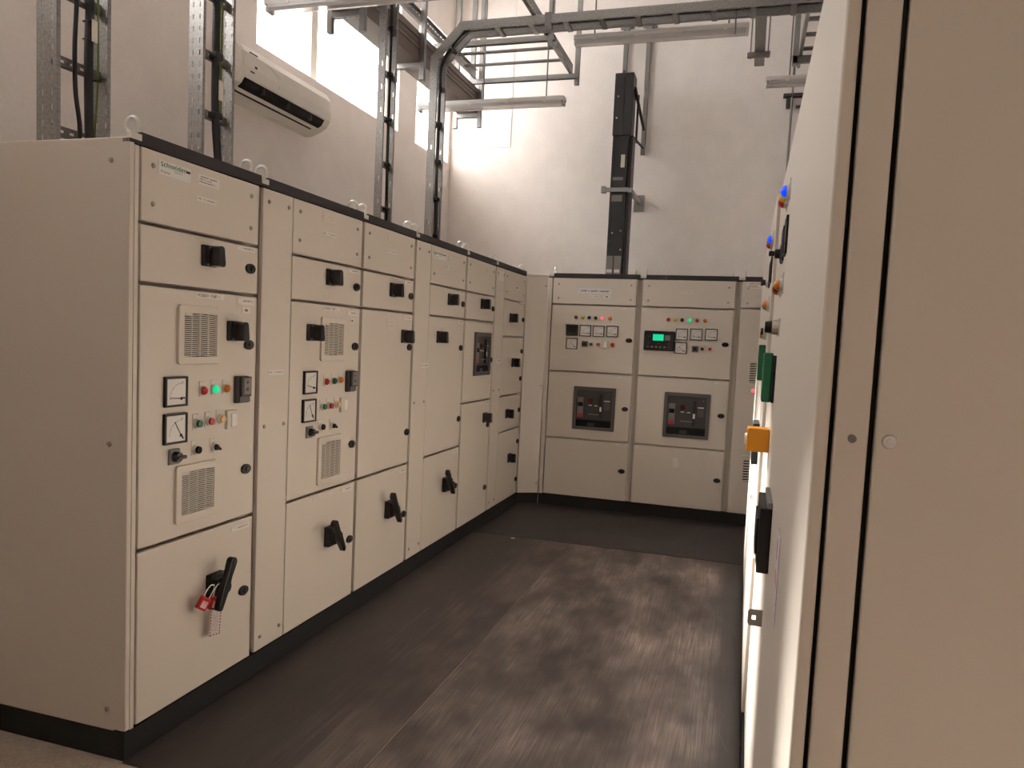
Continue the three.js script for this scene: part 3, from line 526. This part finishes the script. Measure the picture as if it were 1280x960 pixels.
function rungZ(u, x, y, z0, z1, m = M.galvDull) {                 // perforated rung along z
  const hs = []; for (let z = z0 + 0.04; z < z1 - 0.02; z += 0.045) hs.push([[z - 0.01, -0.005], [z + 0.01, -0.005], [z + 0.01, 0.005], [z - 0.01, 0.005]]);
  const g = plate([[z0, -0.019], [z1, -0.019], [z1, 0.019], [z0, 0.019]], hs, 0.002); g.rotateY(-PI / 2).translate(x, y, 0);
  return obj('rung', [g, bx(x - 0.018, x, y + 0.017, y + 0.019, z0, z1), bx(x - 0.018, x, y - 0.019, y - 0.017, z0, z1)], m, u);
}
function verticalLadder(z0, z1, y1, rungs, label, RW) {
  const u = thing('cable_ladder', label, 'cable ladder', [0, 0, 0]);
  verticalRail(u, z0, TOP + 0.001, y1, 1, RW); verticalRail(u, z1, TOP + 0.001, y1, -1, RW);
  for (const y of rungs) rungZ(u, LX, y, z0 + 0.002, z1 - 0.002); return u;
}
const steps = (a, d, n) => Array.from({ length: n }, (_, i) => a + d * i);
verticalLadder(-0.376, -0.136, 5.0, steps(2.19, 0.25, 11), 'perforated steel cable ladder rising from the nearest left cabinet, leftmost', 0.092);
verticalLadder(-1.126, -0.905, 5.0, steps(2.21, 0.268, 10), 'perforated steel cable ladder rising left of the air conditioner', 0.076);
verticalLadder(-2.872, -2.696, 5.0, steps(2.36, 0.3, 9), 'tall steel cable ladder rising in front of the bright window', 0.05);
{ // ladder that bends over into the room
  const u = thing('cable_ladder', 'steel cable ladder that bends over at the top and crosses the room', 'cable ladder');
  const h = 0.03, c = (pts, o) => pts.map((p, i) => { // offset polyline
    const a = pts[Math.max(0, i - 1)], b = pts[Math.min(pts.length - 1, i + 1)], n1 = i ? [-(p[1] - a[1]), p[0] - a[0]] : null, n2 = i < pts.length - 1 ? [-(b[1] - p[1]), b[0] - p[0]] : null;
    const nn = v => { const l = Math.hypot(...v); return [v[0] / l, v[1] / l]; }; const A = n1 ? nn(n1) : nn(n2), B = n2 ? nn(n2) : A; const m = [A[0] + B[0], A[1] + B[1]], k = 2 / (m[0] * m[0] + m[1] * m[1]); return [p[0] + m[0] * k * o, p[1] + m[1] * k * o]; });
  const path = [[LX, TOP], [LX, 3.64], [-0.28, 3.868], [2.9, 3.868]];
  for (const [z, dir] of [[-3.56, -1], [-3.745, 1]]) {
    const out = c(path, h), inn = c(path, -h), band = [...out, ...inn.reverse()];
    const g = [plate(band, [...slotHoles(1.4, TOP, [LX + 0.004], 0.29, 0.009, 0.03)], 0.002).translate(0, 0, z - 0.001)];
    for (const e of [out, inn.slice().reverse()]) { const e2 = c(e, 0.0), lip = [...c(e, 0.001), ...c(e, -0.001).reverse()]; g.push(plate(lip, [], 0.018).translate(0, 0, dir > 0 ? z : z - 0.018)); }
    obj('side_rail', planeUV(join(g), 0, 1, 3), M.galv, u);
  }
  for (const y of steps(2.3, 0.29, 5)) rungZ(u, LX, y, -3.743, -3.562);
  for (let x = 0.0; x < 2.8; x += 0.262) obj('rung', bx(x - 0.018, x + 0.018, 3.83, 3.845, -3.744, -3.561), M.galv, u);
  obj('rung', bx(-0.42, -0.39, 3.735, 3.75, -3.744, -3.561), M.galv, u);
  obj('joint_plate', plate([[0.37, 3.81], [0.42, 3.81], [0.42, 3.91], [0.37, 3.91]], [], 0.006).translate(0, 0, -3.558), M.galvDull, u);
  obj('hanger_rod', [bar([1.72, 3.7, -3.66], [1.72, CY, -3.66], 0.006), bar([0.4, 3.83, -3.66], [0.4, CY, -3.66], 0.005)], M.galvDull, u);
}
{ // flat ladder under the ceiling, running to the back wall
  const u = thing('cable_ladder', 'horizontal steel cable ladder with open rungs hung under the ceiling', 'cable ladder');
  const y = 3.99, xa = -0.68, xb = 0.26, z0 = -4.97, z1 = -1.4;
  for (const [x, d] of [[xa, 1], [xb, -1]]) {
    const hs = []; for (let z = z0 + 0.05; z < z1 - 0.05; z += 0.055) for (const q of [-0.022, 0.022]) hs.push([[z - 0.013, q - 0.004], [z + 0.013, q - 0.004], [z + 0.013, q + 0.004], [z - 0.013, q + 0.004]]);
    const g = plate([[z0, -0.045], [z1, -0.045], [z1, 0.045], [z0, 0.045]], hs, 0.002).rotateY(-PI / 2).translate(x, y, 0);
    obj('side_rail', planeUV(join([g, bx(Math.min(x, x + d * 0.025), Math.max(x, x + d * 0.025), y - 0.045, y - 0.043, z0, z1), bx(Math.min(x, x + d * 0.025), Math.max(x, x + d * 0.025), y + 0.043, y + 0.045, z0, z1)]), 2, 1, 3), M.galv, u);
  }
  const zs = [-4.95, -4.66, -4.38, -4.06, -3.3, -2.98, -2.7, -2.4, -2.1, -1.8, -1.5];
  zs.forEach((z, i) => {
    if (i === 0 || i === 3) { const hs = []; for (let x = xa + 0.05; x < xb - 0.04; x += 0.05) hs.push([[x - 0.013, -0.006], [x + 0.013, -0.006], [x + 0.013, 0.006], [x - 0.013, 0.006]]); obj('support_channel', [plate([[xa - 0.04, -0.02], [xb + 0.06, -0.02], [xb + 0.06, 0.02], [xa - 0.04, 0.02]], hs, 0.002).rotateX(PI / 2).translate(0, y - 0.047, z), bx(xa - 0.04, xb + 0.06, y - 0.088, y - 0.047, z - 0.022, z - 0.02), bx(xa - 0.04, xb + 0.06, y - 0.088, y - 0.047, z + 0.02, z + 0.022)], M.galv, u); }
    else obj('rung', bx(xa, xb, y - 0.03, y - 0.012, z - 0.018, z + 0.018, 0.003), M.galvDull, u);
  });
  obj('hanger_strut', bx(xb + 0.022, xb + 0.063, 3.85, CY, -4.99, -4.95), M.galv, u); obj('hanger_strut', bx(xa - 0.045, xa - 0.003, 3.82, CY, -4.97, -4.93), M.galv, u);
  obj('hanger_strut', bx(xb + 0.005, xb + 0.045, 3.86, CY, -4.08, -4.04), M.galv, u);
}
// enclosed trunking along the window wall on trapeze brackets
{
  const u = thing('cable_trunking', 'long enclosed steel trunking on trapeze brackets below the windows', 'trunking');
  const x0 = -0.84, x1 = -0.655, y0 = 3.635, y1 = 3.86, z0 = -5.05, z1 = -0.7;
  obj('trunking_body', [bx(x0, x1, y0, y1, z0, z1), bx(x1, x1 + 0.01, y1 - 0.05, y1, z0, z1, 0.002), bx(x1, x1 + 0.01, y0, y0 + 0.035, z0, z1, 0.002), bx(x1, x1 + 0.006, 3.735, 3.75, z0, z1), bx(x1, x1 + 0.004, 3.77, 3.778, z0, z1)], M.trunk, u);
  for (const z of [-4.965, -3.625, -2.65, -1.4]) {
    obj('trapeze_strut', bx(x1 + 0.012, x1 + 0.05, 3.5, CY - 0.001, z - 0.02, z + 0.02, 0.002), M.galv, u); obj('trapeze_strut', bx(x0 - 0.045, x0 - 0.007, 3.5, CY - 0.001, z - 0.02, z + 0.02, 0.002), M.galv, u);
    const hs = []; for (let x = x0 - 0.01; x < x1 + 0.01; x += 0.045) hs.push([[x - 0.012, -0.006], [x + 0.012, -0.006], [x + 0.012, 0.006], [x - 0.012, 0.006]]);
    obj('trapeze_bar', [plate([[x0 - 0.05, -0.02], [x1 + 0.055, -0.02], [x1 + 0.055, 0.02], [x0 - 0.05, 0.02]], hs, 0.002).rotateX(PI / 2).translate(0, y0 - 0.038, z), bx(x0 - 0.005, x1 + 0.01, y0 - 0.036, y0 - 0.001, z - 0.02, z - 0.017), bx(x0 - 0.005, x1 + 0.01, y0 - 0.036, y0 - 0.001, z + 0.017, z + 0.02)], M.galv, u);
  }
}
// cables
function cable(pts, r, m, label, group) { return tag(obj('cable', tube(pts, r, 90, 8), m), label, 'cable', group); }
function ties(o, list) { for (const [x, y, z, w] of list) obj('cable_tie', cb(0.014, 0.012, w, x, y, z), M.cable, o); }
{
  const X = LX + 0.018;
  const a = cable([[X, 2.105, -0.255], [X, 2.22, -0.262], [X, 2.34, -0.243], [X, 2.5, -0.238], [X, 2.7, -0.247], [X, 3.4, -0.25], [X, 5.0, -0.25]], 0.008, M.cable, 'thin black cable on the leftmost cable ladder');
  const b = cable([[X, 2.105, -0.308], [X, 2.3, -0.302], [X, 2.5, -0.3], [X, 2.7, -0.306], [X, 3.4, -0.306], [X, 5.0, -0.306]], 0.0155, M.cable, 'thick black cable with a white tag on the leftmost cable ladder');
  { const t = obj('cable_tag', cb(0.003, 0.08, 0.026, 0.018 + X, 2.585, -0.31, 0.001), M.clip, b); obj('cable_tie', [cb(0.036, 0.004, 0.036, X, 2.617, -0.306), cb(0.036, 0.004, 0.036, X, 2.553, -0.306)], M.cable, b); }
  cable([[X, 2.2, -0.328], [X, 2.27, -0.334], [X, 2.4, -0.343], [X, 2.7, -0.343], [X, 3.4, -0.343], [X, 5.0, -0.343]], 0.004, M.earth, 'thin green earth wire on the leftmost cable ladder');
  cable([[X - 0.02, 2.105, -0.156], [X - 0.02, 2.45, -0.15], [X - 0.02, 3.2, -0.15], [X - 0.02, 5.0, -0.15]], 0.004, M.earth, 'green earth wire inside the left rail of the leftmost cable ladder');
  const c = cable([[X, 2.105, -1.075], [X, 2.3, -1.04], [X, 2.5, -1.018], [X, 2.8, -1.016], [X, 3.4, -1.016], [X, 5.0, -1.016]], 0.0175, M.cable, 'thick black cable on the ladder left of the air conditioner');
  { obj('cable_tag', cb(0.003, 0.09, 0.03, 0.02 + X, 2.595, -1.03, 0.001), M.clip, c); for (const y of [2.478, 2.746, 3.014]) obj('cable_tie', cb(0.045, 0.03, 0.05, X, y, -1.018, 0.004), M.cable, c); }
  cable([[X, 2.48, -1.058], [X, 2.6, -1.054], [X, 2.75, -1.05], [X, 3.0, -1.054], [X, 5.0, -1.054]], 0.0045, M.earth, 'thin green earth wire on the ladder left of the air conditioner');
  const d = cable([[X, 2.105, -2.805], [X, 2.4, -2.8], [X, 2.7, -2.79], [X, 3.4, -2.784], [X, 5.0, -2.784]], 0.011, M.cable, 'black cable on the ladder in front of the window');
  for (const y of [2.36, 2.66, 2.96, 3.26, 3.56]) obj('cable_tie', cb(0.034, 0.022, 0.034, X, y, -2.79, 0.004), M.cable, d);
  const e = cable([[X, 2.105, -3.69], [X, 2.4, -3.68], [X, 2.7, -3.652], [X, 3.1, -3.652], [X, 3.45, -3.652], [X + 0.01, 3.62, -3.652], [-0.27, 3.87, -3.652], [0.0, 3.875, -3.652], [1.2, 3.875, -3.652], [2.85, 3.875, -3.652]], 0.014, M.cable, 'black cable on the bent cable ladder');
  for (const y of [2.3, 2.59, 2.88, 3.17]) obj('cable_tie', cb(0.044, 0.026, 0.046, X, y, y < 2.5 ? -3.69 : -3.662, 0.004), M.cable, e);
}

// ------------------------------------------------------------------ fluorescent battens
function batten(x0, L, y, z, rods, label) {
  const u = thing('batten_light', label, 'light', [x0, y, z], 0, 'fluorescent battens hung from the ceiling');
  const prof = (a) => a.map(p => new THREE.Vector2(...p));
  const ext = (pts, x, len, m, n) => obj(n, flat(new THREE.ExtrudeGeometry(new THREE.Shape(prof(pts)), { depth: len, bevelEnabled: false }).rotateY(PI / 2).translate(x, 0, 0)), m, u);
  ext([[-0.046, 0.0], [0.046, 0.0], [0.049, 0.014], [0.045, 0.032], [-0.045, 0.032], [-0.049, 0.014]], 0.02, L - 0.04, M.lumBody, 'housing');
  ext([[-0.045, 0.0], [-0.043, -0.02], [-0.03, -0.036], [0, -0.042], [0.03, -0.036], [0.043, -0.02], [0.045, 0.0]], 0.025, L - 0.05, M.lumLens, 'diffuser');
  for (const x of [0, L - 0.026]) obj('end_cap', [bx(x, x + 0.026, -0.004, 0.032, -0.047, 0.047, 0.006), bx(x + 0.002, x + 0.024, -0.04, -0.003, -0.038, 0.038, 0.012)], M.lumBody, u);
  for (let i = 0; i < 4; i++) { const x = 0.16 + (L - 0.32) * i / 3; obj('clip', bx(x - 0.012, x + 0.012, -0.012, 0.022, 0.045, 0.052, 0.002), M.clip, u); }
  for (const [x, yt] of rods) obj('hanger_rod', bar([x - x0, 0.03, 0], [x - x0, yt - y, 0], 0.006), M.galvDull, u);
  return u;
}
batten(-0.9, 1.28, 3.405, -2.0, [[-0.62, CY], [0.1, CY]], 'grey batten light crossing the bright window at the top');
batten(-0.86, 1.28, 3.44, -4.1, [[-0.28, CY], [0.26, CY]], 'grey batten light hung below the open cable ladder');
batten(0.55, 1.26, 3.775, -3.78, [[0.70, CY - 0.001], [1.67, CY - 0.001]], 'grey batten light hung above the black busbar riser');
batten(1.945, 1.28, 3.6, -4.4, [[2.12, CY], [3.0, CY]], 'batten light cut off by the large cabinet on the right');

// ------------------------------------------------------------------ split air conditioner on the window wall
{
  const u = thing('air_conditioner', 'white wall-mounted split air conditioner below the window', 'air conditioner', [WX + 0.001, 0, -2.05]);
  const L = 1.07, prof = [[0, 2.955], [0.05, 2.96], [0.13, 2.99], [0.175, 3.02], [0.2, 3.06], [0.208, 3.12], [0.2, 3.2], [0.17, 3.245], [0.12, 3.262], [0, 3.262]];
  const s = new THREE.Shape(prof.map(p => new THREE.Vector2(...p)));
  obj('housing', flat(new THREE.ExtrudeGeometry(s, { depth: L - 0.016, bevelEnabled: true, bevelSize: 0.004, bevelThickness: 0.008, bevelSegments: 3 }).translate(0, 0, -L + 0.008)), M.acWhite, u);
  const fr = new THREE.Shape([[0.205, 3.062], [0.214, 3.12], [0.206, 3.2], [0.178, 3.246], [0.174, 3.244], [0.2, 3.2], [0.206, 3.12], [0.198, 3.064]].map(p => new THREE.Vector2(...p)));
  obj('front_panel', flat(new THREE.ExtrudeGeometry(fr, { depth: L - 0.05, bevelEnabled: true, bevelSize: 0.002, bevelThickness: 0.004, bevelSegments: 2 }).translate(0, 0, -L + 0.025)), M.acWhite, u);
  const strip = (pts, d, m, n, a, b) => { const off = pts.map((p, i) => { const q0 = pts[Math.max(0, i - 1)], q1 = pts[Math.min(pts.length - 1, i + 1)], v = [q1[0] - q0[0], q1[1] - q0[1]], l = Math.hypot(...v); return [p[0] + v[1] / l * d, p[1] - v[0] / l * d]; }); return obj(n, flat(new THREE.ExtrudeGeometry(new THREE.Shape([...pts, ...off.reverse()].map(w => new THREE.Vector2(...w))), { depth: L - a - b, bevelEnabled: false }).translate(0, 0, -L + b)), m, u); };
  strip([[0.148, 2.999], [0.175, 3.016], [0.197, 3.052]], 0.009, M.hole, 'air_outlet', 0.05, 0.09);
  strip([[0.127, 2.986], [0.148, 2.999]], 0.013, M.acWhite, 'air_flap', 0.05, 0.12);
  strip([[0.112, 2.98], [0.127, 2.986]], 0.009, M.hole, 'outlet_gap', 0.03, 0.14);
  for (let i = 0; i < 3; i++) obj('vane', bx(0.18, 0.206, 3.0, 3.04, -0.25 - i * 0.28, -0.245 - i * 0.28), M.midGrey, u);
  obj('display_mark', [bx(0.2095, 0.2125, 3.205, 3.212, -0.16, -0.08), bx(0.2135, 0.2155, 3.125, 3.14, -0.155, -0.13), bx(0.2115, 0.2145, 3.092, 3.1, -0.13, -0.09)], M.darkGrey, u);
  for (const k of [0, 1]) obj('trim_line', tube([[0.208, 3.19, -0.28 - k * 0.02], [0.213, 3.16, -0.36 - k * 0.03], [0.2145, 3.12, -0.40 - k * 0.04], [0.213, 3.085, -0.40 - k * 0.05], [0.211, 3.075, -0.38 - k * 0.05]], 0.0025, 40, 6), M.white, u);
}

// ------------------------------------------------------------------ vertical busbar riser behind the end cabinets
{
  const u = thing('busbar_riser', 'tall black busbar riser standing on the end cabinets, bracketed to the wall', 'busbar');
  const x0 = 0.585, x1 = 0.745, zf = -5.4, zb = -5.56;
  obj('riser_body', [bx(x0, x1, 2.134, 4.06, zb, zf, 0.003), bx(x0 + 0.004, x0 + 0.018, 2.15, 4.04, zf, zf + 0.012), bx(x1 - 0.02, x1 - 0.006, 2.15, 3.45, zf, zf + 0.012)], M.bus, u);
  obj('joint_cover', [bx(x0 - 0.005, x1 + 0.012, 3.5, 4.08, zb - 0.02, zf + 0.016, 0.004), bx(x0 + 0.07, x0 + 0.085, 3.5, 4.1, zf + 0.016, zf + 0.022)], M.bus, u);
  obj('side_flange', [bx(x1, x1 + 0.03, 2.134, 3.5, zb - 0.03, zf - 0.02, 0.003)], M.bus, u);
  obj('flange_box', [bx(x0 + 0.004, x0 + 0.07, 2.14, 2.36, zf, zf + 0.02, 0.002), bx(x0 + 0.078, x1 - 0.012, 2.14, 2.36, zf, zf + 0.02, 0.002)], M.galvDull, u);
  for (const x of [x0 + 0.037, x0 + 0.112]) obj('label_plate', bx(x - 0.026, x + 0.026, 2.2, 2.23, zf + 0.02, zf + 0.0215), M.clip, u);
  obj('label_plate', bx(x0 + 0.09, x0 + 0.128, 3.2, 3.32, zf, zf + 0.004), M.clip, u); obj('label_plate', bx(x0 + 0.01, x0 + 0.12, 3.08, 3.11, zf, zf + 0.004), M.greyPlastic, u); obj('label_plate', bx(x0 + 0.01, x0 + 0.12, 2.88, 2.94, zf, zf + 0.004), M.greyPlastic, u);
  for (const [x, y] of [[0.62, 3.86], [0.615, 3.66], [0.71, 2.6], [0.63, 2.58], [0.72, 2.42], [0.60, 2.5]]) obj('bolt', cyl(0.009, 0.009, 0.008, 'z', x, y, zf + 0.022 - (y < 3 ? 0.018 : 0), 12), M.chrome, u);
  obj('strap', [bx(0.52, 0.765, 2.965, 3.005, zf + 0.012, zf + 0.04, 0.003), bx(0.505, 0.55, 2.955, 3.02, zf - 0.01, zf + 0.045, 0.004)], M.galv, u);
  obj('bracket_arm', bx(0.765, 0.8, 2.955, 3.0, WZ + 0.01, zf + 0.04, 0.003), M.galv, u);
  obj('wall_plate', bx(0.73, 0.84, 2.88, 3.05, WZ, WZ + 0.01, 0.002), M.galv, u);
  for (const [x, y] of [[0.755, 2.91], [0.82, 2.91], [0.82, 3.02]]) obj('bolt', cyl(0.008, 0.008, 0.012, 'z', x, y, WZ + 0.012, 6), M.screw, u);
  obj('wall_strut', bx(0.545, 0.59, 3.98, 4.80, WZ + 0.012, WZ + 0.055, 0.003), M.galvDull, u); obj('wall_strut', bx(0.775, 0.82, 3.45, 4.80, WZ + 0.012, WZ + 0.055, 0.003), M.galvDull, u);
  for (const x of [0.567, 0.797]) obj('strut_foot', [bx(x - 0.07, x + 0.07, 4.72, 4.86, WZ, WZ + 0.012, 0.002), bx(x - 0.03, x + 0.03, 4.62, 4.8, WZ + 0.01, WZ + 0.07, 0.003)], M.galvDull, u);
  obj('spring_hanger', [bx(x1 + 0.01, x1 + 0.03, 3.5, 3.96, WZ + 0.3, WZ + 0.32), bar([x1 + 0.02, 3.95, zf - 0.05], [x1 + 0.05, 3.7, WZ + 0.05], 0.016), bar([x1 + 0.02, 3.5, zf - 0.05], [x1 + 0.05, 3.52, WZ + 0.05], 0.012)], M.bus, u);
}
// narrow tray and ladder overhead on the right
{
  const u = thing('cable_tray', 'narrow grey cable tray on rod hangers overhead at right', 'cable tray');
  const x0 = 1.842, x1 = 1.925, y = 4.0, z0 = -5.19, z1 = -0.5;
  obj('tray', [bx(x0, x1, y, y + 0.004, z0, z1), bx(x0, x0 + 0.003, y, y + 0.05, z0, z1), bx(x1 - 0.003, x1, y, y + 0.05, z0, z1)], M.galv, u);
  for (const z of [-4.86, -3.89, -2.7, -1.5]) { obj('hanger_bar', [bx(1.785, 1.967, y - 0.04, y - 0.001, z - 0.02, z + 0.02, 0.002)], M.galvDull, u); for (const x of [1.81, 1.95]) obj('hanger_rod', bar([x, y - 0.05, z], [x, CY, z], 0.006), M.galvDull, u); }
}
{
  const u = thing('cable_ladder', 'steel cable ladder overhead behind the top of the large right cabinet', 'cable ladder');
  const y = 4.0;
  for (const x of [2.2, 2.62]) obj('side_rail', [bx(x, x + 0.003, y, y + 0.09, -5.3, 0.3), bx(x, x + 0.025, y, y + 0.003, -5.3, 0.3)], M.galv, u);
  for (let z = -5.2; z < 0.2; z += 0.3) obj('rung', bx(2.2, 2.62, y + 0.01, y + 0.03, z - 0.02, z + 0.02), M.galvDull, u);
  for (const z of [-5.0, -3.4, -1.8]) { obj('hanger_strut', bx(2.15, 2.195, y - 0.08, CY, z - 0.02, z + 0.02, 0.002), M.galv, u); obj('hanger_strut', bx(2.63, 2.675, y - 0.08, CY, z - 0.02, z + 0.02, 0.002), M.galv, u); obj('hanger_bar', bx(2.15, 2.675, y - 0.06, y - 0.002, z - 0.02, z + 0.02), M.galvDull, u); }
}
{
  const u = thing('wall_conduit', 'thin grey conduit with saddle clamps on the back wall at right', 'conduit');
  obj('pipe', bar([2.2, 2.1, WZ + 0.05], [2.2, CY, WZ + 0.05], 0.011), M.galvDull, u);
  obj('clamp', [bx(2.12, 2.36, 3.96, 3.99, WZ, WZ + 0.06), bx(2.15, 2.19, 3.86, 3.99, WZ, WZ + 0.04), bx(2.24, 2.36, 3.86, 3.88, WZ, WZ + 0.04)], M.darkGrey, u);
}
renderer.render(scene, camera);
